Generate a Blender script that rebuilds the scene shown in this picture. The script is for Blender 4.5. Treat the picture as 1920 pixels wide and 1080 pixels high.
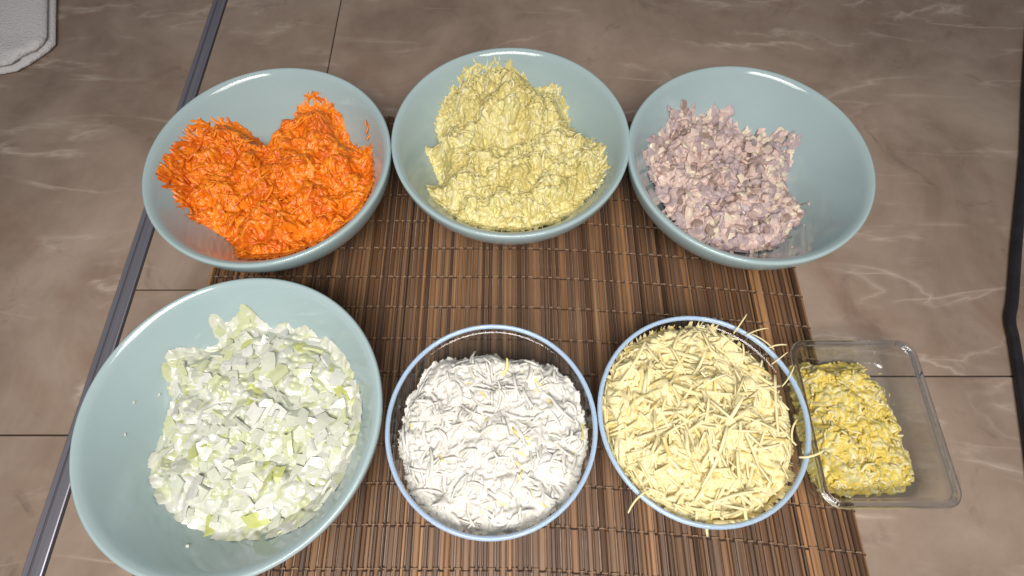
import bpy, math, random
import numpy as np
from mathutils import Matrix, Vector
random.seed(7); rng = np.random.default_rng(11)
scene = bpy.context.scene
for o in list(bpy.data.objects): bpy.data.objects.remove(o)

# ------------------------------------------------------------------ camera
cam_d = bpy.data.cameras.new('camera'); cam = bpy.data.objects.new('camera', cam_d)
scene.collection.objects.link(cam); scene.camera = cam
cam_d.sensor_width = 36.0; cam_d.lens = 36.0*999.78/1920.0
cam_d.clip_start = 0.01; cam_d.clip_end = 50
cam.location = (0.0, -0.21111, 0.46755)
cam.rotation_euler = (math.radians(90-65.6994), 0, 0)
# ------------------------------------------------------------------ world + lamps
w = bpy.data.worlds.new('World'); scene.world = w; w.use_nodes = True
bg = w.node_tree.nodes['Background']
bg.inputs[0].default_value = (0.86, 0.91, 1.0, 1); bg.inputs[1].default_value = 0.17
def lamp(name, loc, target, sx, sy, power, col):
    l = bpy.data.lights.new(name, 'AREA'); l.shape = 'RECTANGLE'; l.size = sx; l.size_y = sy
    l.energy = power; l.color = col; l.spread = math.radians(100)
    o = bpy.data.objects.new(name, l); scene.collection.objects.link(o)
    o.location = loc
    o.rotation_euler = (Vector(target)-Vector(loc)).to_track_quat('-Z', 'Y').to_euler()
    return o
lamp('kitchen_lamp', (0.0, -0.56, 0.96), (0, -0.08, 0), 0.80, 0.42, 6.0, (1.0, 0.95, 0.89))
# ------------------------------------------------------------------ view / render
scene.render.engine = 'CYCLES'
scene.view_settings.view_transform = 'Standard'; scene.view_settings.look = 'None'
scene.view_settings.exposure = 0.0; scene.view_settings.gamma = 1.0
scene.view_settings.use_curve_mapping = False
scene.render.resolution_x = 1024; scene.render.resolution_y = 576
scene.cycles.use_denoising = True
scene.cycles.max_bounces = 12; scene.cycles.diffuse_bounces = 7; scene.cycles.transparent_max_bounces = 24

# ================================================================== helpers
def link(o, parent=None):
    scene.collection.objects.link(o)
    if parent is not None: o.parent = parent
    return o
def tag(o, label=None, cat=None, group=None, kind=None):
    if label: o['label'] = label
    if cat: o['category'] = cat
    if group: o['group'] = group
    if kind: o['kind'] = kind
    return o
def empty(name, loc):
    o = bpy.data.objects.new(name, None); o.location = loc; o.empty_display_size = 0.02
    return link(o)
def mesh(name, V, F, mats, smooth=True, midx=None):
    m = bpy.data.meshes.new(name)
    m.from_pydata([tuple(v) for v in np.asarray(V, float).tolist()], [], [tuple(f) for f in F])
    for a in (mats if isinstance(mats, (list, tuple)) else [mats]): m.materials.append(a)
    if smooth: m.polygons.foreach_set('use_smooth', [True]*len(m.polygons))
    if midx is not None: m.polygons.foreach_set('material_index', np.asarray(midx, dtype=np.int32))
    m.update(); return m
def mobj(name, V, F, mats, parent=None, smooth=True, midx=None):
    return link(bpy.data.objects.new(name, mesh(name, V, F, mats, smooth, midx)), parent)
def lathe(profile, n=96):
    """closed-of-revolution shell from a list of (r, z); r == 0 ends become fans"""
    V, F = [], []; rows = []
    for r, z in profile:
        if r < 1e-6: rows.append([len(V)]); V.append((0, 0, z))
        else:
            rows.append(list(range(len(V), len(V)+n)))
            V += [(r*math.cos(2*math.pi*k/n), r*math.sin(2*math.pi*k/n), z) for k in range(n)]
    for a, b in zip(rows, rows[1:]):
        for k in range(n):
            k2 = (k+1) % n
            if len(a) == 1: F.append((a[0], b[k2], b[k]))
            elif len(b) == 1: F.append((a[k], a[k2], b[0]))
            else: F.append((a[k], a[k2], b[k2], b[k]))
    return V, F
def fix_normals(o):
    import bmesh
    bm = bmesh.new(); bm.from_mesh(o.data); bmesh.ops.recalc_face_normals(bm, faces=bm.faces)
    bm.to_mesh(o.data); bm.free(); o.data.update()
def box(x0, x1, y0, y1, z0, z1, bv=0.0):
    """box whose top edges are chamfered by bv"""
    V = [(x0,y0,z0),(x1,y0,z0),(x1,y1,z0),(x0,y1,z0),(x0,y0,z1-bv),(x1,y0,z1-bv),(x1,y1,z1-bv),(x0,y1,z1-bv)]
    F = [(0,3,2,1)]
    for k in range(4): F.append((k, (k+1)%4, 4+(k+1)%4, 4+k))
    if bv > 0:
        V += [(x0+bv,y0+bv,z1),(x1-bv,y0+bv,z1),(x1-bv,y1-bv,z1),(x0+bv,y1-bv,z1)]
        for k in range(4): F.append((4+k, 4+(k+1)%4, 8+(k+1)%4, 8+k))
        F.append((8,9,10,11))
    else: F.append((4,5,6,7))
    return V, F
def tube(path, rad, n=10, flat=1.0):
    P = [Vector(p) for p in path]; V, F = [], []
    for i, p in enumerate(P):
        t = (P[min(i+1, len(P)-1)] - P[max(i-1, 0)]).normalized()
        s = t.cross(Vector((0,0,1))).normalized(); u = s.cross(t)
        r = rad[i] if isinstance(rad, (list, tuple)) else rad
        for k in range(n):
            a = 2*math.pi*k/n
            V.append(tuple(p + s*r*math.cos(a) + u*r*flat*math.sin(a)))
    for i in range(len(P)-1):
        for k in range(n):
            F.append((i*n+k, i*n+(k+1)%n, (i+1)*n+(k+1)%n, (i+1)*n+k))
    F.append(tuple(range(n-1, -1, -1))); F.append(tuple(range((len(P)-1)*n, len(P)*n)))
    return V, F
class Noise:
    def __init__(s, scale, seed, octs=3, n=7):
        r = np.random.default_rng(seed); s.k = []
        for o in range(octs):
            a = r.uniform(0, 2*np.pi, n); f = 2*np.pi/scale*(2**o)*r.uniform(.6, 1.4, n)
            s.k.append((f*np.cos(a), f*np.sin(a), r.uniform(0, 2*np.pi, n), 0.55**o/np.sqrt(n)))
    def __call__(s, x, y):
        v = np.zeros_like(x)
        for kx, ky, p, a in s.k:
            v += a*np.sin(x[..., None]*kx + y[..., None]*ky + p).sum(-1)
        return v

# ================================================================== materials
def srgb(r, g, b):
    f = lambda c: c/12.92 if c <= .04045 else ((c+.055)/1.055)**2.4
    return (f(r/255), f(g/255), f(b/255), 1)
class NT:
    def __init__(s, name):
        s.m = bpy.data.materials.new(name); s.m.use_nodes = True; s.t = s.m.node_tree
        s.p = s.t.nodes['Principled BSDF']; s.out = s.t.nodes['Material Output']
    def n(s, kind, **kw):
        nd = s.t.nodes.new(kind)
        for k, v in kw.items():
            if hasattr(nd, k): setattr(nd, k, v)
        return nd
    def set(s, nd, **kw):
        for k, v in kw.items(): nd.inputs[k.replace('_', ' ')].default_value = v
    def l(s, a, b): s.t.links.new(a, b)
    def noise(s, vec, scale, detail=4, rough=.55, dist=0):
        nd = s.n('ShaderNodeTexNoise'); s.set(nd, Scale=scale, Detail=detail, Roughness=rough, Distortion=dist)
        if vec is not None: s.l(vec, nd.inputs['Vector'])
        return nd.outputs['Fac']
    def ramp(s, fac, stops):
        nd = s.n('ShaderNodeValToRGB'); e = nd.color_ramp.elements
        while len(e) < len(stops): e.new(.5)
        for i, (p, c) in enumerate(stops):
            e[i].position = p; e[i].color = c if len(c) == 4 else (*c, 1)
        s.l(fac, nd.inputs[0]); return nd.outputs[0]
    def mix(s, fac, a, b, blend='MIX'):
        nd = s.n('ShaderNodeMix', data_type='RGBA', blend_type=blend)
        for sock, v in ((nd.inputs[0], fac), (nd.inputs[6], a), (nd.inputs[7], b)):
            if hasattr(v, 'default_value'): s.l(v, sock)
            else: sock.default_value = v
        return nd.outputs[2]
    def math(s, op, a, b=0.0):
        nd = s.n('ShaderNodeMath', operation=op)
        for sock, v in zip(nd.inputs, (a, b)):
            if hasattr(v, 'default_value'): s.l(v, sock)
            else: sock.default_value = v
        return nd.outputs[0]
    def bump(s, h, strength, dist):
        nd = s.n('ShaderNodeBump'); s.set(nd, Strength=strength, Distance=dist)
        s.l(h, nd.inputs['Height']); s.l(nd.outputs[0], s.p.inputs['Normal']); return nd
    def coord(s, loc=(0,0,0), rot=(0,0,0), scl=(1,1,1), rnd=0.0, src='Object'):
        tc = s.n('ShaderNodeTexCoord'); v = tc.outputs[src]
        if rnd:
            oi = s.n('ShaderNodeObjectInfo'); a = s.n('ShaderNodeVectorMath', operation='ADD')
            c = s.n('ShaderNodeCombineXYZ'); s.l(s.math('MULTIPLY', oi.outputs['Random'], rnd), c.inputs[0])
            s.l(s.math('MULTIPLY', oi.outputs['Random'], rnd*1.7), c.inputs[1])
            s.l(v, a.inputs[0]); s.l(c.outputs[0], a.inputs[1]); v = a.outputs[0]
        mp = s.n('ShaderNodeMapping'); s.l(v, mp.inputs[0])
        mp.inputs['Location'].default_value = loc; mp.inputs['Rotation'].default_value = rot; mp.inputs['Scale'].default_value = scl
        return mp.outputs[0]

def mat_stone():
    s = NT('brown_marbled_stone')
    c0 = s.coord(rnd=0.9)
    a = s.noise(c0, 5.0, 8, .62, .8); b = s.noise(c0, 22, 6, .6, .4)
    col = s.ramp(a, [(.28, (.165,.115,.085)), (.45, (.245,.178,.136)), (.58, (.300,.225,.176)), (.76, (.37,.285,.228))])
    col = s.mix(s.math('MULTIPLY', s.ramp(b, [(.40,(0,0,0)),(.75,(1,1,1))]), .30), col, (.40,.31,.25,1))
    # warm rusty blotches
    col = s.mix(s.math('MULTIPLY', s.ramp(s.noise(c0, 7.5, 5, .6, 1.0), [(.55,(0,0,0)),(.72,(1,1,1))]), .35), col, (.20,.105,.065,1))
    # dark smudges
    col = s.mix(s.math('MULTIPLY', s.ramp(s.noise(c0, 13, 6, .65, 1.4), [(.60,(0,0,0)),(.74,(1,1,1))]), .45), col, (.085,.055,.042,1))
    # pale veins: thin iso-lines of stretched noise, broken up by a mask
    for k, (rot, sc, scl, wd, st) in enumerate([(-.50, 2.6, (1,3.6,1), .008, .55), (-.28, 3.6, (1,3.4,1), .007, .45), (.75, 2.4, (1,2.4,1), .005, .40)]):
        c = s.coord(loc=(k*3.1, k*1.7, 0), rot=(0,0,rot), scl=scl, rnd=0.9)
        n = s.noise(c, sc, 5, .52, .7)
        d = s.math('ABSOLUTE', s.math('SUBTRACT', n, .5))
        ln = s.ramp(d, [(0.0,(1,1,1)), (wd*.6,(.50,.50,.50)), (wd*3.2,(0,0,0))])
        mk = s.ramp(s.noise(c, 6.0, 3, .5, .3), [(.50,(0,0,0)),(.68,(1,1,1))])
        col = s.mix(s.math('MULTIPLY', s.math('MULTIPLY', ln, mk), st), col, (.62,.52,.44,1))
    s.l(col, s.p.inputs['Base Color'])
    s.l(s.ramp(b, [(.3,(.34,.34,.34)),(.7,(.50,.50,.50))]), s.p.inputs['Roughness'])
    s.set(s.p, Specular_IOR_Level=.35)
    s.bump(s.noise(c0, 60, 6, .6), .12, .002)
    return s.m
def mat_plain(name, col, rough=.5, metal=0, spec=.5, bump=None, var=None):
    s = NT(name); s.set(s.p, Base_Color=col, Roughness=rough, Metallic=metal, Specular_IOR_Level=spec)
    c = s.coord()
    if var:
        n = s.noise(c, var[0], 5, .6); s.l(s.ramp(n, [(.3, tuple(x*(1-var[1]) for x in col[:3])), (.7, tuple(min(1, x*(1+var[1])) for x in col[:3]))]), s.p.inputs['Base Color'])
    if bump: s.bump(s.noise(c, bump[0], 5, .6), bump[1], bump[2])
    return s.m
def mat_metal():
    s = NT('brushed_aluminium')
    c = s.coord(scl=(900, 6, 1)); n = s.noise(c, 1.0, 3, .5)
    s.l(s.ramp(n, [(.3,(.26,.25,.29)),(.7,(.36,.35,.40))]), s.p.inputs['Base Color'])
    s.set(s.p, Metallic=.75, Roughness=.42); s.bump(n, .1, .0005)
    return s.m
def mat_wood(name, dark, mid, light):
    s = NT(name)
    c = s.coord(scl=(1, 4, 60), rnd=40); c2 = s.coord(scl=(1, 14, 20), rnd=60)
    n = s.noise(c, 1.0, 5, .6, .3); n2 = s.noise(c2, 1.0, 4, .6)
    col = s.ramp(n, [(.30, dark), (.52, mid), (.74, light)])
    oi = s.n('ShaderNodeObjectInfo')
    f = s.ramp(oi.outputs['Random'], [(0,(.58,.52,.48)),(.22,(.85,.83,.80)),(.5,(1.12,1.12,1.08)),(.8,(1.4,1.42,1.32)),(1,(1.95,1.95,1.75))])
    col = s.mix(1.0, col, f, 'MULTIPLY')
    col = s.mix(s.math('MULTIPLY', s.ramp(n2, [(.5,(0,0,0)),(.75,(1,1,1))]), .45), col, (*[x*.8 for x in dark], 1))
    s.l(col, s.p.inputs['Base Color']); s.set(s.p, Roughness=.42, Specular_IOR_Level=.4)
    s.bump(n, .35, .0006)
    return s.m
def mat_food(name, c_lo, c_hi, rough=.45, sss=.25, scale=.004, radius=(1,.6,.3), nscale=220, spec=.4, bump=.4, bscale=700):
    s = NT(name); c = s.coord(rnd=.37); wet = .22 if name.split('_')[0] in ('carrot', 'onion', 'meat') else .12
    n = s.noise(c, nscale, 4, .6)
    s.l(s.ramp(n, [(.30, c_lo), (.70, c_hi)]), s.p.inputs['Base Color'])
    s.set(s.p, Roughness=rough, Subsurface_Weight=sss, Subsurface_Scale=scale, Subsurface_Radius=radius, Specular_IOR_Level=spec, Coat_Weight=wet, Coat_Roughness=.18)
    if bump: s.bump(s.noise(c, bscale, 4, .6), bump, .0006)
    return s.m
def mat_ceramic():
    s = NT('pale_teal_glaze'); c = s.coord(); n = s.noise(c, 14, 4, .5)
    s.l(s.ramp(n, [(.3,(.322,.420,.432)),(.7,(.350,.450,.460))]), s.p.inputs['Base Color'])
    s.set(s.p, Roughness=.10, Specular_IOR_Level=.5)
    s.bump(s.noise(c, 40, 3, .5), .03, .002)
    return s.m
def mat_glass_wall():
    s = NT('clear_glass_wall')
    tr = s.n('ShaderNodeBsdfTransparent'); tr.inputs[0].default_value = (.935,.955,.96,1)
    gl = s.n('ShaderNodeBsdfGlossy'); gl.inputs['Roughness'].default_value = .03; gl.inputs['Color'].default_value = (.95,.97,1,1)
    lw = s.n('ShaderNodeLayerWeight'); lw.inputs['Blend'].default_value = .5
    fac = s.math('ADD', s.math('MULTIPLY', s.math('POWER', lw.outputs['Facing'], 4.0), .75), .035)
    mx = s.n('ShaderNodeMixShader'); s.l(fac, mx.inputs[0]); s.l(tr.outputs[0], mx.inputs[1]); s.l(gl.outputs[0], mx.inputs[2])
    s.l(mx.outputs[0], s.out.inputs['Surface']); return s.m
def mat_glass_rim(name, col, trans):
    s = NT(name); s.set(s.p, Base_Color=col, Roughness=.06, IOR=1.47, Transmission_Weight=trans, Specular_IOR_Level=.6)
    s.bump(s.noise(s.coord(), 60, 3, .5), .08, .001)
    return s.m

STONE = mat_stone()
GROUT = mat_plain('dark_grout', (.050,.038,.032,1), .8)
ALU = mat_metal()
GROOVE = mat_plain('dark_groove', (.09,.085,.10,1), .6)
CER = mat_ceramic()
GWALL = mat_glass_wall()
GRIM = mat_glass_rim('glass_rim_blue_reflection', (.60,.78,1.0,1), .45)  # blue base colour paints in the bluish light reflected by the rim
GRIM2 = mat_glass_rim('clear_glass_rim', (.94,.96,.99,1), 1.0)
WOOD = [mat_wood('bamboo_brown', (.092,.046,.024), (.150,.080,.042), (.225,.128,.070)),
        mat_wood('bamboo_chestnut', (.102,.048,.022), (.170,.085,.040), (.245,.134,.067)),
        mat_wood('bamboo_umber', (.058,.029,.017), (.102,.054,.031), (.160,.092,.054))]
THREAD = mat_plain('brown_thread', (.045,.022,.013,1), .8, var=(900, .5))
THREAD2 = mat_plain('tan_thread', (.24,.155,.10,1), .8, var=(900, .5))
BLACK = mat_plain('black_rubber', (.014,.012,.014,1), .38, var=(60, .4))
TOWEL = mat_plain('white_terry', (.72,.70,.70,1), .9, bump=(420, 1.0, .003), spec=.1)

# ================================================================== countertop
V, F = box(-1.3, 1.3, -0.75, 1.3, -0.04, -0.0022)
top = tag(mobj('countertop', V, F, GROUT, smooth=False), kind='structure')
J = 0.0007
def tile(x0, x1, y0, y1):
    V, F = box(x0+J, x1-J, y0+J, y1-J, -0.02, 0.0, .0006)
    cx, cy = (x0+x1)/2, (y0+y1)/2
    V = [(a-cx, b-cy, c) for a, b, c in V]
    o = mobj('tile', V, F, STONE, top, smooth=False); o.location = (cx, cy, 0)
xs1, xs2 = -0.3795, -0.3625
cols = [(-1.3, -0.98, (-.75, .16, .76, 1.3)), (-0.98, xs1, (-.75, -.138, .462, 1.3)), (xs2, -.2176, (-.75, -.0017, .598, 1.3)),
        (-.2176, .3824+.30, (-.75, -.0865, .5135, 1.3)), (.6824, 1.3, (-.75, .22, .82, 1.3))]
for x0, x1, ys in cols:
    for a, b in zip(ys, ys[1:]): tile(x0, x1, a, b)
# aluminium joint strip: an extruded section with two grooves
sec = [(0,-.002),(0,.0009),(.0008,.0014),(.0046,.0014),(.0050,.0002),(.0066,.0002),(.0070,.0013),(.0146,.0013),(.0154,.0009),(.0158,-.002)]
V, F, mi = [], [], []
for y in (-.75, 1.3): V += [(xs1+.0006+x, y, z) for x, z in sec]
for k in range(len(sec)-1):
    F.append((k, k+1, len(sec)+k+1, len(sec)+k)); mi.append(1 if k == 4 else 0)
so = mobj('joint_strip', V, F, [ALU, GROOVE], top, smooth=False, midx=mi)

# ================================================================== bamboo place mat
mat = tag(empty('bamboo_placemat', (0, 0, 0)), 'dark brown bamboo slat place mat lying under the bowls', 'place mat')
def sag(x): return -0.018*(max(0, x)/.25)**1.4
SL = 0.462; x = -0.2935; slat_meshes = []
for mi_ in range(6):
    sect = [(-.5,0),(-.46,.0011),(-.25,.00185),(.25,.0019),(.46,.0011),(.5,0)] if mi_ % 2 else [(-.5,0),(-.48,.0013),(-.3,.0017),(.28,.0016),(.47,.0012),(.5,0)]
    V = [(a, -SL/2, z) for a, z in sect] + [(a, SL/2, z) for a, z in sect]; n = len(sect)
    F = [(k, k+1, n+k+1, n+k) for k in range(n-1)] + [(n-1, 0, n, 2*n-1), tuple(range(n-1,-1,-1)), tuple(range(n, 2*n))]
    slat_meshes.append(mesh('slat', V, F, WOOD[mi_ % 3], smooth=False))
slat_x = []
while x < 0.2752:
    wd = random.choice([.0026, .0032, .0036, .0042, .0048, .0056, .0066])*random.uniform(.9, 1.1)
    cx = x + wd/2
    o = bpy.data.objects.new('slat', random.choice(slat_meshes)); link(o, mat)
    o.location = (cx, -.021 + sag(cx) + random.gauss(0, .0007), .0006 + random.uniform(0, .0005)); o.scale = (wd-.0007, 1, random.uniform(.85, 1.2))
    o.rotation_euler = (0, random.gauss(0, .06), random.gauss(0, .0009))
    slat_x.append((cx, wd)); x += wd
for k in range(-5, 10):
    y0 = .0419 - .0313*k; Vs, Fs, ms = [], [], []
    for strand in (0, 1):
        pts = []
        for i, (cx, wd) in enumerate(slat_x):
            s = 1 if (i + strand) % 2 else -1
            for fx in (-.34, .0, .34):
                pts.append((cx+wd*fx, y0 + sag(cx) + (.0009 if strand else -.0009)*s + random.gauss(0, .00012), .0027 if s > 0 else .0019))
            pts.append((cx+wd*.5, y0 + sag(cx), .0012))
        V, F = tube(pts, .00075, 4)
        b = len(Vs); Vs += V; Fs += [tuple(b+q for q in f) for f in F]; ms += [strand]*len(F)
    mobj('thread', Vs, Fs, [THREAD, THREAD2], mat, midx=ms)

# ================================================================== ceramic bowls
BR, BH, BF = .1097, .080, .0125           # rim radius, rim height, inner floor height
def z_in(r, ri, h, fl): return h-(h-fl)*np.sqrt(np.clip(1-(np.minimum(r, ri)/ri)**1.7, 0, 1))
BIN = np.array([(0,.0115),(.025,.0116),(.046,.0124),(.058,.0158),(.066,.0225),(.0725,.031),(.081,.0435),(.089,.0555),(.0965,.067),(.1008,.0737),(.1030,.0768),(.1048,.0786),(.1066,.0798)])
def refine(P, n=5):
    out = []
    for i in range(len(P)-1):
        a, b, c, d = P[max(i-1, 0)], P[i], P[i+1], P[min(i+2, len(P)-1)]
        for k in range(n):
            t = k/n; out.append(.5*(2*b+(c-a)*t+(2*a-5*b+4*c-d)*t*t+(3*b-a-3*c+d)*t**3))
    return np.array(out+[P[-1]])
BINF = refine(BIN)
def ceramic_floor(x, y): return np.interp(np.hypot(x, y), BINF[:,0], BINF[:,1])
prof = [(0, .0075), (.042, .0072), (.0445, .0032), (.0460, .0028), (.0495, .0030), (.0510, .0042), (.0525, .0075)]
for z in np.linspace(.0112, BH-.0022, 22): prof.append((BR - 11.0*(BH-z)**2, float(z)))
prof += [(BR-.0003, BH-.0010), (BR-.0011, BH-.0002), (BR-.0020, BH+.0001)]
prof += [(float(r), float(z)) for r, z in BINF[::-1]]
Vb, Fb = lathe(prof, 112)
bowl_mesh = mesh('ceramic_bowl', Vb, Fb, CER)
fr = [(.0452, .0030), (.0455, .0022), (.0465, .0018), (.0492, .0018), (.0500, .0022), (.0503, .0031)]
Vf, Ff = lathe(fr, 64); foot_mesh = mesh('foot_ring', Vf, Ff, mat_plain('unglazed_clay', (.62,.58,.52,1), .8))
bowls = [('carrot', (-.2189, .0922), 'pale teal ceramic bowl holding the orange grated carrot, back left'),
         ('potato', (-.0012, .1196), 'pale teal ceramic bowl holding the yellow grated potato, back middle'),
         ('chicken', (.2139, .0946), 'pale teal ceramic bowl holding the chopped meat, back right'),
         ('onion', (-.2042, -.1361), 'large pale teal ceramic bowl holding the chopped onion, front left')]
POS = {}
for i, (k, (cx, cy), lab) in enumerate(bowls):
    o = bpy.data.objects.new('ceramic_bowl', bowl_mesh); link(o); o.location = (cx, cy, 0); POS[k] = (cx, cy)
    o.rotation_euler = (0, 0, i*1.3)
    tag(o, lab, 'bowl', 'pale teal ceramic bowls')
    if i == 0: fix_normals(o)
    f = bpy.data.objects.new('foot_ring', foot_mesh); link(f, o)

# ================================================================== round glass bowls
GR, GH, GF = .0791, .065, .0080
GRI = GR-.0030
gp = [(0, .0040), (.030, .0030), (.034, .0034), (.038, .0062)]
for z in np.linspace(.0105, GH-.0034, 18): gp.append((GR-.0012 - 11.0*(GH-z)**2, float(z)))
gin = [(float(r), float(z_in(r, GRI, GH-.002, GF))) for r in GRI*np.cos(np.linspace(.30, 1.45, 22))]
Vg, Fg = lathe(gp + gin + [(0, GF)], 96)
gl_mesh = mesh('glass_body', Vg, Fg, GWALL)
rim = []
for k in range(17):
    a = 2*math.pi*k/16; rim.append((GR-.0018+.0018*math.cos(a), GH-.0016+.0024*math.sin(a)))
Vr, Fr = lathe(rim, 96); rim_mesh = mesh('rim', Vr, Fr, GRIM)
for i, (k, (cx, cy), lab) in enumerate([('egg', (-.0153, -.14), 'round clear glass bowl with painted bluish reflection on its rim holding the white shreds'),
                                        ('cheese', (.1434, -.1327), 'round clear glass bowl with painted bluish reflection on its rim holding the grated cheese')]):
    e = tag(empty('glass_bowl', (cx, cy, 0)), lab, 'bowl', 'round glass bowls'); POS[k] = (cx, cy)
    a = bpy.data.objects.new('glass_body', gl_mesh); link(a, e); b = bpy.data.objects.new('rim', rim_mesh); link(b, e)
    if i == 0: fix_normals(a); fix_normals(b)

# ================================================================== rectangular glass container
def rrect(hx, hy, rc, z, n=8):
    out = []
    for cx, cy, a0 in ((hx-rc, hy-rc, 0), (-hx+rc, hy-rc, 90), (-hx+rc, -hy+rc, 180), (hx-rc, -hy+rc, 270)):
        for k in range(n+1):
            a = math.radians(a0+90*k/n); out.append((cx+rc*math.cos(a), cy+rc*math.sin(a), z))
    return out
def rings(R, cap0=False, cap1=False, closed=False):
    n = len(R[0]); V = [p for r in R for p in r]; F = []
    m = len(R)
    for i in range(m if closed else m-1):
        for k in range(n): F.append((i*n+k, i*n+(k+1)%n, ((i+1)%m)*n+(k+1)%n, ((i+1)%m)*n+k))
    if cap0: F.append(tuple(range(n-1, -1, -1)))
    if cap1: F.append(tuple(range((m-1)*n, m*n)))
    return V, F
HX, HY, CH = .0525, .0657, .040
CX, CY = .2855, -.1317; POS['yolk'] = (CX, CY)
R = [rrect(HX-.0105, HY-.0105, .010, .0030), rrect(HX-.0070, HY-.0070, .0125, .0042), rrect(HX-.0055, HY-.0055, .0135, .008)]
for z in (.015, .025, .036): R.append(rrect(HX-.0055+.0045*(z/.036), HY-.0055+.0045*(z/.036), .0135, z))
R += [rrect(HX-.0045, HY-.0045, .012, .036), rrect(HX-.0058, HY-.0058, .0115, .025), rrect(HX-.0072, HY-.0072, .011, .015), rrect(HX-.0090, HY-.0090, .010, .0095), rrect(HX-.0130, HY-.0130, .008, .0075)]
V, F = rings(R, True, True)
cont = tag(empty('glass_container', (CX, CY, .0008)), 'rectangular clear glass dish half filled with yellow crumbled egg yolk', 'glass dish')
o = mobj('glass_body', V, F, GWALL, cont); fix_normals(o)
RR = []
for k in range(14):
    a = 2*math.pi*k/14; d = -.0023+.0025*math.cos(a)
    RR.append(rrect(HX+d, HY+d, .0135+d*.6, CH-.0028+.0030*math.sin(a)))
V, F = rings(RR, closed=True); o = mobj('rim', V, F, GRIM2, cont); fix_normals(o)

# ================================================================== food
def strand(L, wd, th, bend, twist, seg=4, taper=.6, zb=0.0):
    V, F = [], []
    for i in range(seg+1):
        u = i/seg; s = (u-.5)*L; k = 1-(1-taper)*abs(2*u-1)**2.5
        y = bend*(4*(u-.5)**2-.33)*L; z = zb*L*(.33-4*(u-.5)**2)
        a = twist*(u-.5); ca, sa = math.cos(a), math.sin(a)
        for p, q in ((-1,-1),(1,-1),(1,1),(-1,1)):
            py, pz = p*wd/2*k, q*th/2*k
            V.append((s, y+py*ca-pz*sa, z+py*sa+pz*ca))
    for i in range(seg):
        for k in range(4): F.append((i*4+k, i*4+(k+1)%4, (i+1)*4+(k+1)%4, (i+1)*4+k))
    F.append((3,2,1,0)); b = seg*4; F.append((b,b+1,b+2,b+3))
    return np.array(V), F
def wiggle(L, wd, th, amp, ph, seg=6):
    V, F = strand(L, wd, th, 0, 0, seg, .7); V[:,1] += amp*np.sin(V[:,0]/L*7+ph); V[:,2] += amp*.6*np.cos(V[:,0]/L*5+ph*2); return V, F
ICO = None
def chunk(sx, sy, sz, jit, r):
    global ICO
    if ICO is None:
        import bmesh
        bm = bmesh.new(); bmesh.ops.create_icosphere(bm, subdivisions=1, radius=1.0)
        ICO = (np.array([v.co[:] for v in bm.verts]), [tuple(v.index for v in f.verts) for f in bm.faces]); bm.free()
    V = ICO[0].copy(); V = np.sign(V)*np.abs(V)**.75
    V *= 1+r.normal(0, jit, (len(V), 1)); V += r.normal(0, jit*.45, V.shape)
    return V*np.array([sx, sy, sz])/2, ICO[1]
def petal(L, wd, th, curve, r):
    """a curved slab cut out of an onion layer: 4 x 3 grid, two skins"""
    nx, ny = 4, 3; T, B = [], []
    sk = r.uniform(-.35, .35)
    for j in range(ny):
        for i in range(nx):
            u, v = i/(nx-1)-.5, j/(ny-1)-.5
            x = u*L*(1+.25*r.normal()*abs(u)) + sk*v*wd; y = v*wd*(1-.35*abs(u)) + r.normal(0, .03)*wd
            z = curve*L*(.25-u*u) + .35*curve*L*(.25-v*v)
            T.append((x, y, z+th/2)); B.append((x*.96, y*.96, z-th/2))
    V = np.array(T+B); F = []; n = nx*ny
    for j in range(ny-1):
        for i in range(nx-1):
            a = j*nx+i; F.append((a, a+1, a+nx+1, a+nx)); F.append((n+a, n+a+nx, n+a+nx+1, n+a+1))
    edge = [i for i in range(nx)] + [j*nx+nx-1 for j in range(1, ny)] + [(ny-1)*nx+i for i in range(nx-2, -1, -1)] + [j*nx for j in range(ny-2, 0, -1)]
    for a, b in zip(edge, edge[1:]+edge[:1]): F.append((b, a, n+a, n+b))
    return V, F
def sdist(P, poly):
    """signed distance to a polygon (positive inside), P (N,2)"""
    A = np.array(poly); Bq = np.roll(A, -1, 0); d2 = np.full(len(P), 1e9); ins = np.zeros(len(P), bool)
    for a, b in zip(A, Bq):
        e = b-a; w_ = P-a; t = np.clip((w_@e)/(e@e), 0, 1); q = w_-t[:,None]*e; d2 = np.minimum(d2, (q*q).sum(1))
        c = (a[1] > P[:,1]) != (b[1] > P[:,1])
        xi = a[0]+(P[:,1]-a[1])/(b[1]-a[1]+1e-12)*(b[0]-a[0]); ins ^= c & (P[:,0] < xi)
    return np.where(ins, 1, -1)*np.sqrt(d2)
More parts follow.
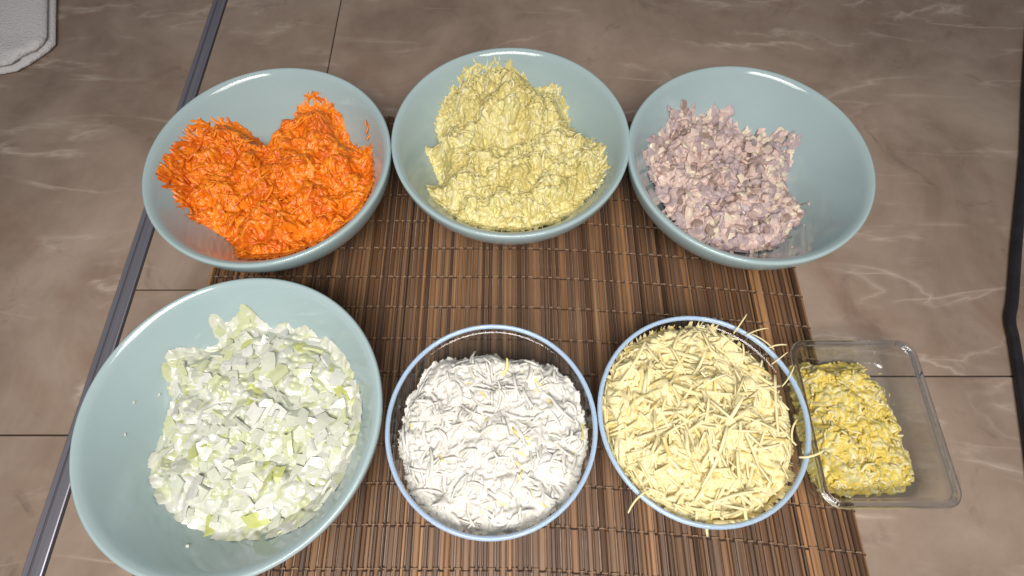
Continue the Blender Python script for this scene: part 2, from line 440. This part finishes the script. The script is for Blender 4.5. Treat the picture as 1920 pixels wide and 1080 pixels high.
def heap(name, label, cat, key, poly, floor, topf, ew, variants, mats, wts, part, stamps, count, cell=.0007, nparts=300, blur=1, th=.0012, slift=.0007,
         lift=(-.0002,.0006), tilt=.08, roll=.25, flow=.03, sig=.7, extra=(), seed=1, shoulder=.6, smooth=True, out=.004, chip=False, tiltc=.25, patch=0):
    """stamps() gives (length, width, bend) of one buried piece; the mass is a relief of many such pieces pressed
    together, and nparts whole pieces lie on top of it as parts of their own"""
    r = np.random.default_rng(seed); cx, cy = POS[key]; Z0 = .012
    root = tag(empty(name, (cx, cy, Z0)), label, cat); poly = np.array(poly)
    for _ in range(2):
        q_ = np.roll(poly, -1, 0); poly = np.stack([.8*poly+.2*q_, .2*poly+.8*q_], 1).reshape(-1, 2)
    def H(x, y):
        P = np.stack([x, y], -1).reshape(-1, 2); d = sdist(P, poly).reshape(x.shape)
        fl = floor(x, y); e = np.clip(d/ew, 0, 1); e = (e*e*(3-2*e))**shoulder
        return fl + np.maximum(topf(x, y)-fl, .004)*e, d
    lo, hi = poly.min(0)-.006, poly.max(0)+.006
    nx, ny = [int(v/cell)+1 for v in (hi-lo)]
    gx, gy = np.meshgrid(lo[0]+np.arange(nx)*cell, lo[1]+np.arange(ny)*cell); h0, d = H(gx, gy)
    fl = floor(gx, gy); h = h0 - th*.8; tint = np.zeros(h.shape, int); cov = d > -.0005
    fa = Noise(flow, seed+9, 2); p_ = np.array(wts)/sum(wts)
    def scatter(n, margin):
        out_ = np.zeros((0, 2))
        while len(out_) < n:
            P = r.uniform(lo, hi, (n*3, 2)); out_ = np.concatenate([out_, P[sdist(P, poly) > margin]])
        return out_[:n]
    C = scatter(count, .0005); ca = fa(C[:,0], C[:,1])*2.2 + r.normal(0, sig, count) + np.where(r.uniform(size=count) < .2, r.uniform(0, 6.28, count), 0)
    ct = r.choice(len(mats), count, p=p_); pn = Noise(.05, seed+77, 2)(C[:,0], C[:,1]) + r.normal(0, .35, count); ct = np.where(pn > .75, patch, ct)
    for k in range(count):
        L, wd, bd = stamps(r); R_ = int((L*.55+wd)/cell)+1
        i0, j0 = int((C[k,0]-lo[0])/cell), int((C[k,1]-lo[1])/cell)
        sl = (slice(max(0, j0-R_), j0+R_+1), slice(max(0, i0-R_), i0+R_+1))
        dx, dy = gx[sl]-C[k,0], gy[sl]-C[k,1]; c_, s_ = math.cos(ca[k]), math.sin(ca[k])
        u, v = dx*c_+dy*s_, dy*c_-dx*s_
        if chip:
            a = np.maximum(np.abs(u+v*bd)/(L/2), np.abs(v)/(wd/2)); pr = np.clip((1-a)*5, 0, 1)**.6
            pl = r.normal(0, tiltc)*u + r.normal(0, tiltc)*v
        else:
            q = v-bd*L*(4*(u/L)**2-.33); pr = np.sqrt(np.clip(1-(q/(wd/2))**2, 0, 1))*np.clip((1-np.abs(2*u/L))*4, 0, 1)**.5
            pl = r.normal(0, tilt*.6)*u
        z = h0[sl] + pl + r.uniform(-slift, slift) + th*(pr-.8)
        m = (pr > .05) & (z > h[sl]); h[sl] = np.where(m, z, h[sl]); tint[sl] = np.where(m, ct[k], tint[sl]); cov[sl] |= (pr > .3) & (d[sl] > -out*.35)
    for _ in range(blur):
        p = np.pad(h, 1, mode='edge'); h = .34*h + .12*(p[:-2,1:-1]+p[2:,1:-1]+p[1:-1,:-2]+p[1:-1,2:]) + .045*(p[:-2,:-2]+p[2:,2:]+p[:-2,2:]+p[2:,:-2])
    h = np.where(d < 0, np.minimum(h, fl+.0016), h)
    ok = cov & (h > fl-.001)
    idx = -np.ones(h.shape, int); idx[ok] = np.arange(ok.sum())
    q = np.stack([idx[:-1,:-1], idx[:-1,1:], idx[1:,1:], idx[1:,:-1]], -1).reshape(-1, 4); keep = q.min(1) >= 0
    gy_, gx_ = np.gradient(h0, cell); ln = np.sqrt(1+gx_**2+gy_**2); dl = np.where(d > 0, h-h0, 0.0); k_ = np.where(d > 0, 1/ln, 0)
    X, Y, Zh = gx - gx_*k_*dl, gy - gy_*k_*dl, np.where(d > 0, h0 + dl*k_, h)
    V = np.stack([X[ok], Y[ok], Zh[ok]-Z0], 1)
    o = mobj(part+'_mass', V, q[keep].tolist(), mats, root, smooth=True, midx=tint[:-1,:-1].reshape(-1)[keep]); tag(o, kind='stuff')
    # --- whole pieces on top
    n = nparts; P = scatter(n, .0035); hh, dd = H(P[:,0], P[:,1]); e = .002
    hx = (H(P[:,0]+e, P[:,1])[0]-H(P[:,0]-e, P[:,1])[0])/(2*e); hy = (H(P[:,0], P[:,1]+e)[0]-H(P[:,0], P[:,1]-e)[0])/(2*e)
    ang = fa(P[:,0], P[:,1])*2.2 + r.normal(0, sig, n); lens = np.array([np.ptp(v[:,0]) for v, _ in variants])
    vv = r.integers(0, len(variants), n); vm = r.choice(len(mats), n, p=p_)
    for _ in range(14):                       # turn pieces that would stick out too far
        good = np.ones(n, bool)
        for sg in (-.5, .5):
            good &= sdist(P + sg*lens[vv][:,None]*np.stack([np.cos(ang), np.sin(ang)], 1), poly) > -out*r.uniform(0, 1, n)**2
        ang = np.where(good, ang, r.uniform(0, 6.28, n)); vv = np.where(~good & (r.uniform(size=n) < .5), np.argmin(lens), vv)
    shared = {}
    def place(v, m, loc, M, sc):
        if (v, m) not in shared: shared[(v, m)] = mesh(part, variants[v][0], variants[v][1], mats[m], smooth)
        o = link(bpy.data.objects.new(part, shared[(v, m)]), root); m4 = Matrix.Identity(4)
        for a in range(3):
            for b in range(3): m4[a][b] = M[a][b]*sc
            m4[a][3] = loc[a]-(0, 0, Z0)[a]
        o.matrix_local = m4
    for i in range(n):
        g = np.array([-hx[i], -hy[i], 1.0]); hl = math.hypot(g[0], g[1])
        if hl > 2: g[:2] *= 2/hl
        g /= np.linalg.norm(g); t = np.array([math.cos(ang[i]), math.sin(ang[i]), 0]); t -= g*(t@g); t /= np.linalg.norm(t)
        tl = r.normal(0, tilt*(1.6 if dd[i] < .006 and not chip else 1)); t = t*math.cos(tl)+g*math.sin(tl); b = np.cross(g, t); b /= np.linalg.norm(b)
        ro = r.normal(0, roll); n2 = np.cross(t, b); b, n2 = b*math.cos(ro)+n2*math.sin(ro), n2*math.cos(ro)-b*math.sin(ro)
        place(int(vv[i]), int(vm[i]), np.array([P[i,0], P[i,1], hh[i]]) + g*r.uniform(*lift), np.stack([t, b, n2], 1), r.uniform(.75, 1.15))
    for (ex, ey, ez, az, el, sc) in extra:    # loose pieces lying apart
        if ez is None:
            if sdist(np.array([[ex, ey]]), poly)[0] > -.002: continue
            ez = float(floor(np.array([ex]), np.array([ey]))[0])+.0004; rr = math.hypot(ex, ey); az = math.atan2(ey, ex)+math.pi/2+.3*math.sin(az)
        t = np.array([math.cos(az)*math.cos(el), math.sin(az)*math.cos(el), math.sin(el)]); b = np.cross([0,0,1], t); b /= np.linalg.norm(b)
        place(int(r.integers(0, len(variants))), 0, np.array([ex, ey, ez]), np.stack([t, b, np.cross(t, b)], 1), sc)
    return root
def crumbs(n, seed, sc, r0=.03, r1=.092):
    r = np.random.default_rng(seed); a = r.uniform(0, 6.28, n); q = r.uniform(r0, r1, n)
    return [(q[i]*math.cos(a[i]), q[i]*math.sin(a[i]), None, r.uniform(0, 6.28), 0.0, sc*r.uniform(.4, 1)) for i in range(n)]
BILLOW = Noise(.06, 404, 1)
def lumps(base, L, n=None, amp=0.0, tiltx=0.0, tilty=0.0, billow=False):
    def f(x, y):
        z = base + tiltx*x + tilty*y + np.zeros_like(x)
        for lx, ly, s, a in L: z = z + a*np.exp(-((x-lx)**2+(y-ly)**2)/(2*s*s))
        if n is not None: z = z + amp*n(x, y) + (billow*(np.abs(BILLOW(x+base*9, y))*2-.9) if billow else 0)
        return z
    return f
glass_floor = lambda x, y: z_in(np.hypot(x, y), GRI, GH-.002, GF)
U = rng.uniform
# ---- grated carrot
CAR = [mat_food('carrot_orange', (.70,.160,.004,1), (.84,.235,.008,1), .42, .08, .0015, (1,.35,.1)),
       mat_food('carrot_deep_orange', (.58,.100,.003,1), (.72,.155,.005,1), .42, .08, .0015, (1,.35,.1)),
       mat_food('carrot_pale_orange', (.82,.23,.010,1), (.90,.30,.02,1), .42, .08, .0015, (1,.35,.1))]
cv = [strand(U(.010,.022), U(.0017,.0030), U(.0010,.0015), U(-.14,.14), U(-.5,.5), 4, .7, U(.03,.12)) for _ in range(18)]
heap('grated_carrot', 'mound of bright orange grated carrot in the back left bowl', 'grated carrot', 'carrot',
     [(-.1019,-.0118),(-.0988,.0145),(-.0908,.0384),(-.0851,.0526),(-.0614,.0675),(-.0415,.0625),(-.0297,.0510),(-.0221,.0590),(-.0189,.0702),(-.0037,.0820),(.0116,.0935),(.0306,.0905),(.0486,.0757),(.0559,.0522),(.0741,.0390),(.0852,.0326),(.0869,.0167),(.0926,-.0137),(.0909,-.0475),(.0785,-.0659),(.0540,-.0872),(.0315,-.0976),(-.0215,-.0942),(-.0307,-.0731),(-.0516,-.0540),(-.0745,-.0484),(-.0910,-.0313)],
     ceramic_floor, lumps(.047, [(-.062,.035,.020,.012),(.022,.052,.024,.014),(.03,.005,.022,.008),(-.028,.030,.012,-.004),(-.05,-.01,.02,.006),(.01,-.05,.03,.004)], Noise(.034, 3, 3), .0042, billow=.003),
     .020, cv, CAR, [.5,.2,.3], 'carrot_shred', lambda r: (r.uniform(.007,.018), r.uniform(.0014,.0026), r.uniform(-.18,.18)), 2800, patch=1, seed=3, th=.0015, blur=0, slift=.0014, sig=.5, out=.002,
     extra=crumbs(16, 52, .4)+[(.080,.046,.064,1.2,.5,.7),(.081,.040,.060,.9,.3,.7),(.079,.050,.068,1.7,.7,.6)])
# ---- grated potato
POT = [mat_food('potato_yellow', (.61,.545,.22,1), (.70,.635,.30,1), .5, .08, .0015, (1,.8,.35)),
       mat_food('potato_cream', (.66,.60,.32,1), (.75,.69,.42,1), .5, .08, .0015, (1,.8,.35)),
       mat_food('potato_ochre', (.52,.43,.15,1), (.61,.52,.20,1), .5, .08, .0015, (1,.8,.35))]
pv = [strand(U(.007,.016), U(.0012,.0018), U(.0009,.0013), U(-.34,.34), U(-.6,.6), 4, .7, U(.04,.14)) for _ in range(16)]
heap('grated_potato', 'tall clumpy mound of pale yellow grated potato in back middle bowl', 'grated potato', 'potato',
     [(-.0860,.0107),(-.0716,.0202),(-.0779,.0398),(-.0642,.0704),(-.0465,.0881),(-.0376,.0954),(-.0246,.0995),(.0012,.1004),(.0224,.0845),(.0460,.0809),(.0595,.0634),(.0602,.0464),(.0770,.0267),(.0905,.0044),(.0935,-.0202),(.0871,-.0408),(.0694,-.0580),(.0593,-.0719),(.0425,-.0854),(.0194,-.0960),(-.0079,-.0998),(-.0353,-.0934),(-.0543,-.0774),(-.0618,-.0663),(-.0740,-.0579),(-.0799,-.0408),(-.0689,-.0262),(-.0773,-.0080)],
     ceramic_floor, lumps(.060, [(-.01,.055,.028,.020),(.035,.03,.02,.010),(-.05,.0,.016,.007),(-.02,.008,.010,-.012),(.015,.012,.010,-.007),(.03,-.03,.022,.010),(-.02,-.05,.025,.006),(.012,.038,.012,.006),(-.035,.045,.010,.006)], Noise(.030, 5, 3), .0040, billow=.0036),
     .024, pv, POT, [.45,.3,.25], 'potato_shred', lambda r: (r.uniform(.006,.014), r.uniform(.0013,.0022), r.uniform(-.3,.3)), 3000, patch=2, seed=5, th=.0016, slift=.0017, blur=0, sig=1.0, lift=(.0000,.0010), tilt=.12, extra=crumbs(14, 51, .5))
# ---- chopped meat
CHI = [mat_food('meat_pink_beige', (.53,.39,.345,1), (.67,.52,.46,1), .55, .08, .0015, (1,.6,.4), 160, .35, .7, 420),
       mat_food('meat_grey_mauve', (.36,.275,.285,1), (.48,.375,.375,1), .55, .08, .0015, (1,.6,.4), 160, .35, .7, 420),
       mat_food('meat_cream', (.64,.54,.42,1), (.74,.64,.51,1), .5, .08, .0015, (1,.6,.4), 160, .35, .6, 420),
       mat_food('meat_brown', (.27,.185,.155,1), (.37,.255,.21,1), .55, .08, .0015, (1,.6,.4), 160, .35, .7, 420)]
hv = [chunk(U(.006,.016), U(.005,.010), U(.002,.0048), .18, rng) for _ in range(28)]
heap('chopped_meat', 'heap of pinkish grey finely chopped cooked meat in back right bowl', 'chopped meat', 'chicken',
     [(-.0894,.0306),(-.0638,.0542),(-.0614,.0729),(-.0403,.0832),(-.0223,.0817),(.0001,.0876),(.0133,.0818),(.0215,.0720),(.0393,.0655),(.0694,.0561),(.0704,.0309),(.0622,.0054),(.0683,-.0131),(.0692,-.0310),(.0528,-.0485),(.0369,-.0654),(.0123,-.0792),(-.0156,-.0737),(-.0422,-.0570),(-.0639,-.0340),(-.0785,-.0070),(-.0903,.0141)],
     ceramic_floor, lumps(.036, [(-.035,.055,.018,.016),(-.06,.015,.02,.006),(.04,.035,.02,.006),(-.01,.03,.014,-.005),(.02,-.02,.03,.004)], Noise(.03, 8, 3), .004),
     .022, hv, CHI, [.45,.25,.18,.12], 'meat_piece', lambda r: (r.uniform(.005,.012), r.uniform(.004,.009), r.uniform(-.4,.4)), 900, patch=1, seed=8, th=.0030, slift=.0020, chip=True, blur=0, tiltc=.30, lift=(-.0006,.0012), tilt=.3, roll=.35, smooth=False,
     extra=crumbs(18, 53, .35)+[(.073,-.022,.034,.4,.1,.8),(-.093,.022,.058,1.2,.3,.4)])
# ---- chopped onion
ONI = [mat_food('onion_white', (.52,.54,.44,1), (.60,.62,.52,1), .24, .10, .0015, (1,1,.8), 120, .55, .2, 300),
       mat_food('onion_pale_green', (.47,.50,.29,1), (.56,.585,.39,1), .24, .10, .0015, (1,1,.6), 120, .55, .2, 300),
       mat_food('onion_yellow_green', (.43,.46,.14,1), (.52,.55,.22,1), .24, .10, .0015, (1,1,.5), 120, .55, .2, 300),
       mat_food('onion_bright_white', (.57,.58,.53,1), (.66,.66,.615,1), .24, .10, .0015, (1,1,.9), 120, .55, .2, 300)]
ov = [petal(U(.008,.016), U(.006,.012), U(.0012,.0024), U(.05,.35), rng) for _ in range(26)]
heap('chopped_onion', 'wide heap of chopped white onion with pale green bits', 'chopped onion', 'onion',
     [(-.0433,.0847),(-.0251,.0823),(-.0165,.0942),(-.0026,.0799),(.0212,.0823),(.0468,.0730),(.0668,.0547),(.0796,.0371),(.0888,.0119),(.0881,-.0161),(.0830,-.0389),(.0738,-.0570),(.0609,-.0728),(.0324,-.0813),(-.0051,-.0823),(-.0378,-.0741),(-.0598,-.0538),(-.0738,-.0306),(-.0734,-.0043),(-.0718,.0202),(-.0755,.0415),(-.0700,.0570),(-.0407,.0638)],
     ceramic_floor, lumps(.047, [(0,0,.04,.010),(.03,.04,.02,.004),(-.03,.03,.015,.003)], Noise(.03, 12, 3), .0022),
     .018, ov, ONI, [.48,.15,.05,.32], 'onion_piece', lambda r: (r.uniform(.007,.015), r.uniform(.006,.011), r.uniform(-.4,.4)), 900, patch=1, seed=12, th=.0014, slift=.0011, chip=True, blur=2, tiltc=.16, lift=(-.0005,.0006), tilt=.12, smooth=False,
     extra=crumbs(16, 54, .4)+[(-.085,.006,.031,.5,.2,.8),(-.080,-.004,.031,1.3,.2,.7),(-.076,.015,.032,2.0,.2,.8),(-.081,.020,.034,.2,.2,.7),(.089,.03,.050,1.2,.5,.7),(.092,.01,.051,1.5,.5,.6)])
# ---- white shreds
EGG = [mat_food('egg_white', (.64,.62,.58,1), (.71,.69,.65,1), .40, .08, .0015, (1,1,.9), 150, .45, .25, 400),
       mat_food('egg_white_cream', (.60,.585,.52,1), (.68,.665,.60,1), .40, .08, .0015, (1,1,.9), 150, .45, .25, 400),  # slightly darker, creamier white mixed in at random
       mat_food('egg_yellow_bits', (.74,.64,.20,1), (.80,.72,.34,1), .4, .08, .0015, (1,.8,.4), 150, .4, .25, 400)]
ev = [strand(U(.012,.026), U(.0019,.0032), U(.0012,.0019), U(-.32,.32), U(-.6,.6), 5, .7, U(.03,.12)) for _ in range(18)]
heap('grated_egg_white', 'fluffy heap of white grated shreds in the middle glass bowl', 'grated egg', 'egg',
     [(-0.0542, 0.0477), (-0.0415, 0.0569), (-0.0196, 0.0592), (-0.002, 0.0639), (0.0113, 0.0579), (0.0334, 0.0569), (0.0529, 0.0477), (0.0673, 0.0296), (0.0707, 0.0123), (0.0737, -0.0087), (0.0663, -0.0328), (0.0574, -0.0509), (0.0422, -0.0645), (0.0213, -0.0743), (-0.0135, -0.0762), (-0.0382, -0.067), (-0.0556, -0.0521), (-0.0651, -0.0328), (-0.072, -0.0087), (-0.0688, 0.0123), (-0.0676, 0.0231), (-0.0608, 0.0315)],
     glass_floor, lumps(.052, [(0,0,.03,.008),(.02,-.03,.02,.004),(-.02,.03,.02,.003)], Noise(.028, 15, 3), .0020),
     .010, ev, EGG, [.62,.355,.025], 'egg_shred', lambda r: (r.uniform(.008,.020), r.uniform(.0018,.0034), r.uniform(-.3,.3)), 1300, seed=15, th=.0016, slift=.0014, sig=.7)
# ---- grated cheese
CHE = [mat_food('cheese_pale_yellow', (.71,.61,.31,1), (.78,.69,.40,1), .42, .08, .0015, (1,.8,.4), 120, .4, .15, 300),
       mat_food('cheese_cream', (.74,.65,.37,1), (.80,.71,.44,1), .42, .08, .0015, (1,.8,.4), 120, .4, .15, 300),
       mat_food('cheese_golden', (.69,.54,.20,1), (.75,.62,.27,1), .42, .08, .0015, (1,.8,.4), 120, .4, .15, 300)]
kv = [strand(U(.022,.048), U(.0017,.0027), U(.0009,.0014), U(-.14,.14), U(-.5,.5), 6, .85, U(.015,.05)) for _ in range(18)]
heap('grated_cheese', 'full heap of long pale yellow grated cheese shreds in right glass bowl', 'grated cheese', 'cheese',
     [(-0.0536, 0.0548), (-0.0252, 0.0713), (0.0158, 0.0759), (0.0443, 0.0595), (0.0618, 0.0368), (0.0702, 0.015), (0.071, -0.0101), (0.0649, -0.0378), (0.0496, -0.0596), (0.0261, -0.073), (-0.0011, -0.0775), (-0.0338, -0.0697), (-0.0571, -0.0524), (-0.0711, -0.031), (-0.0775, -0.0018), (-0.0711, 0.0279)],
     glass_floor, lumps(.058, [(0,-.005,.032,.017),(-.02,.05,.015,.003),(.045,.03,.015,-.004)], Noise(.03, 18, 3), .0025),
     .010, kv, CHE, [.50,.40,.10], 'cheese_shred', lambda r: (r.uniform(.018,.042), r.uniform(.0017,.0026), r.uniform(-.08,.08)), 800, patch=1, seed=18, th=.0018, slift=.0025, blur=0, sig=.8, lift=(.0000,.0014), tilt=.06,
     extra=[(.038,.070,.070,.9,.15,.50),(.050,.064,.070,.3,.1,.42),(.064,.052,.070,.12,.15,.55),(.064,.042,.069,.6,.1,.42),(.069,.028,.067,.95,.2,.42),(.073,-.030,.069,.28,.1,.62),(.064,-.012,.066,1.2,.1,.6),(-.056,-.060,.068,.75,.0,.55),(.054,.056,.069,2.5,.1,.45)])
# ---- crumbled yolk
YOL = [mat_food('yolk_yellow', (.60,.45,.08,1), (.69,.55,.14,1), .45, .08, .0015, (1,.8,.3), 160, .4, .3, 400),
       mat_food('yolk_pale', (.62,.54,.25,1), (.71,.63,.36,1), .45, .08, .0015, (1,.8,.3), 160, .4, .3, 400),
       mat_food('yolk_grey_green', (.46,.40,.14,1), (.56,.50,.22,1), .45, .08, .0015, (1,.8,.3), 160, .4, .3, 400)]
yv = [wiggle(U(.006,.014), U(.0018,.0028), U(.0014,.0022), U(.0004,.0012), U(0,6), 6) for _ in range(14)]
def dish_floor(x, y): return np.full_like(x, .0082)
heap('grated_yolk', 'yellow crumbly grated egg yolk along the left of the glass dish', 'grated egg', 'yolk',
     [(-.0430,.0510),(-.0250,.0550),(-.0154,.0515),(.0090,.0562),(.0265,.0529),(.0277,.0412),(.0386,.0320),(.0377,.0140),(.0415,.0020),(.0399,-.0077),(.0435,-.0285),(.0400,-.0485),(.0172,-.0550),(-.0206,-.0562),(-.0420,-.0530),(-.0445,-.0119),(-.0440,.0229)],
     dish_floor, lumps(.0250, [(-.02,0,.03,.003)], Noise(.022, 21, 3), .0022, tiltx=-.08),
     .017, yv, YOL, [.52,.33,.15], 'yolk_shred', lambda r: (r.uniform(.005,.013), r.uniform(.0018,.0030), r.uniform(-.25,.25)), 1300, seed=21, th=.0016, slift=.0013, sig=.7, shoulder=.8,
     extra=[(.0385,.045,.009,.3,0,.35),(.041,.026,.009,1.3,0,.3),(.0425,.018,.009,.8,0,.25)])

# ================================================================== black cord and white towel
path = [(.640,.36,.004),(.588,.242,.004),(.549,.150,.004),(.502,.05,.004),(.474,-.012,.004),(.4645,-.030,.004),(.4610,-.040,.004),(.4590,-.052,.004),(.4500,-.090,.004),(.4330,-.157,.004),(.405,-.26,.004),(.38,-.36,.004)]
def smooth_path(P, n=6):
    P = [Vector(p) for p in P]; out = []
    for i in range(len(P)-1):
        p0, p1, p2, p3 = P[max(i-1,0)], P[i], P[i+1], P[min(i+2, len(P)-1)]
        for k in range(n):
            t = k/n; out.append(.5*((2*p1)+(p2-p0)*t+(2*p0-5*p1+4*p2-p3)*t*t+(3*p1-p0-3*p2+p3)*t**3))
    return out+[P[-1]]
sp = smooth_path(path)
V, F = tube(sp, .0046, 12, .8)
tag(mobj('power_cord', V, F, BLACK), 'thick black cord with a kink lying at the right edge', 'cord')

tw = tag(empty('folded_towel', (-.70, .352, 0)), 'corner of a white textured towel at the top left edge', 'towel')
tn = Noise(.05, 77, 3)
for layer in range(2):
    N = 40; V = []; F = []
    z0 = .0006+.0085*layer; ins = .004*layer
    base = rrect(.130-ins, .105-ins, .035, 0, 10)
    prof_t = [(0.0, -.004), (.0022, -.0012), (.0042, 0), (.0062, -.0012), (.0082, -.004), (.0086, -.014), (.0088, -.05), (.0088, -.09)]
    R = []
    for zz, off in prof_t:
        ring = []
        for px, py, _ in base:
            L = math.hypot(px, py); k = (L+off)/L
            wob = float(tn(np.array([px*1.0]), np.array([py*1.0]))[0])*.0035
            ring.append((px*k*(1+wob/L), py*k*(1+wob/L), z0+zz + (float(tn(np.array([px*k*2+3]), np.array([py*k*2]))[0])*.0012 if zz > .003 else 0)))
        R.append(ring)
    V, F = rings(R, True, True); o = mobj('towel_layer', V, F, TOWEL, tw); o.rotation_euler = (0, 0, .28); fix_normals(o)
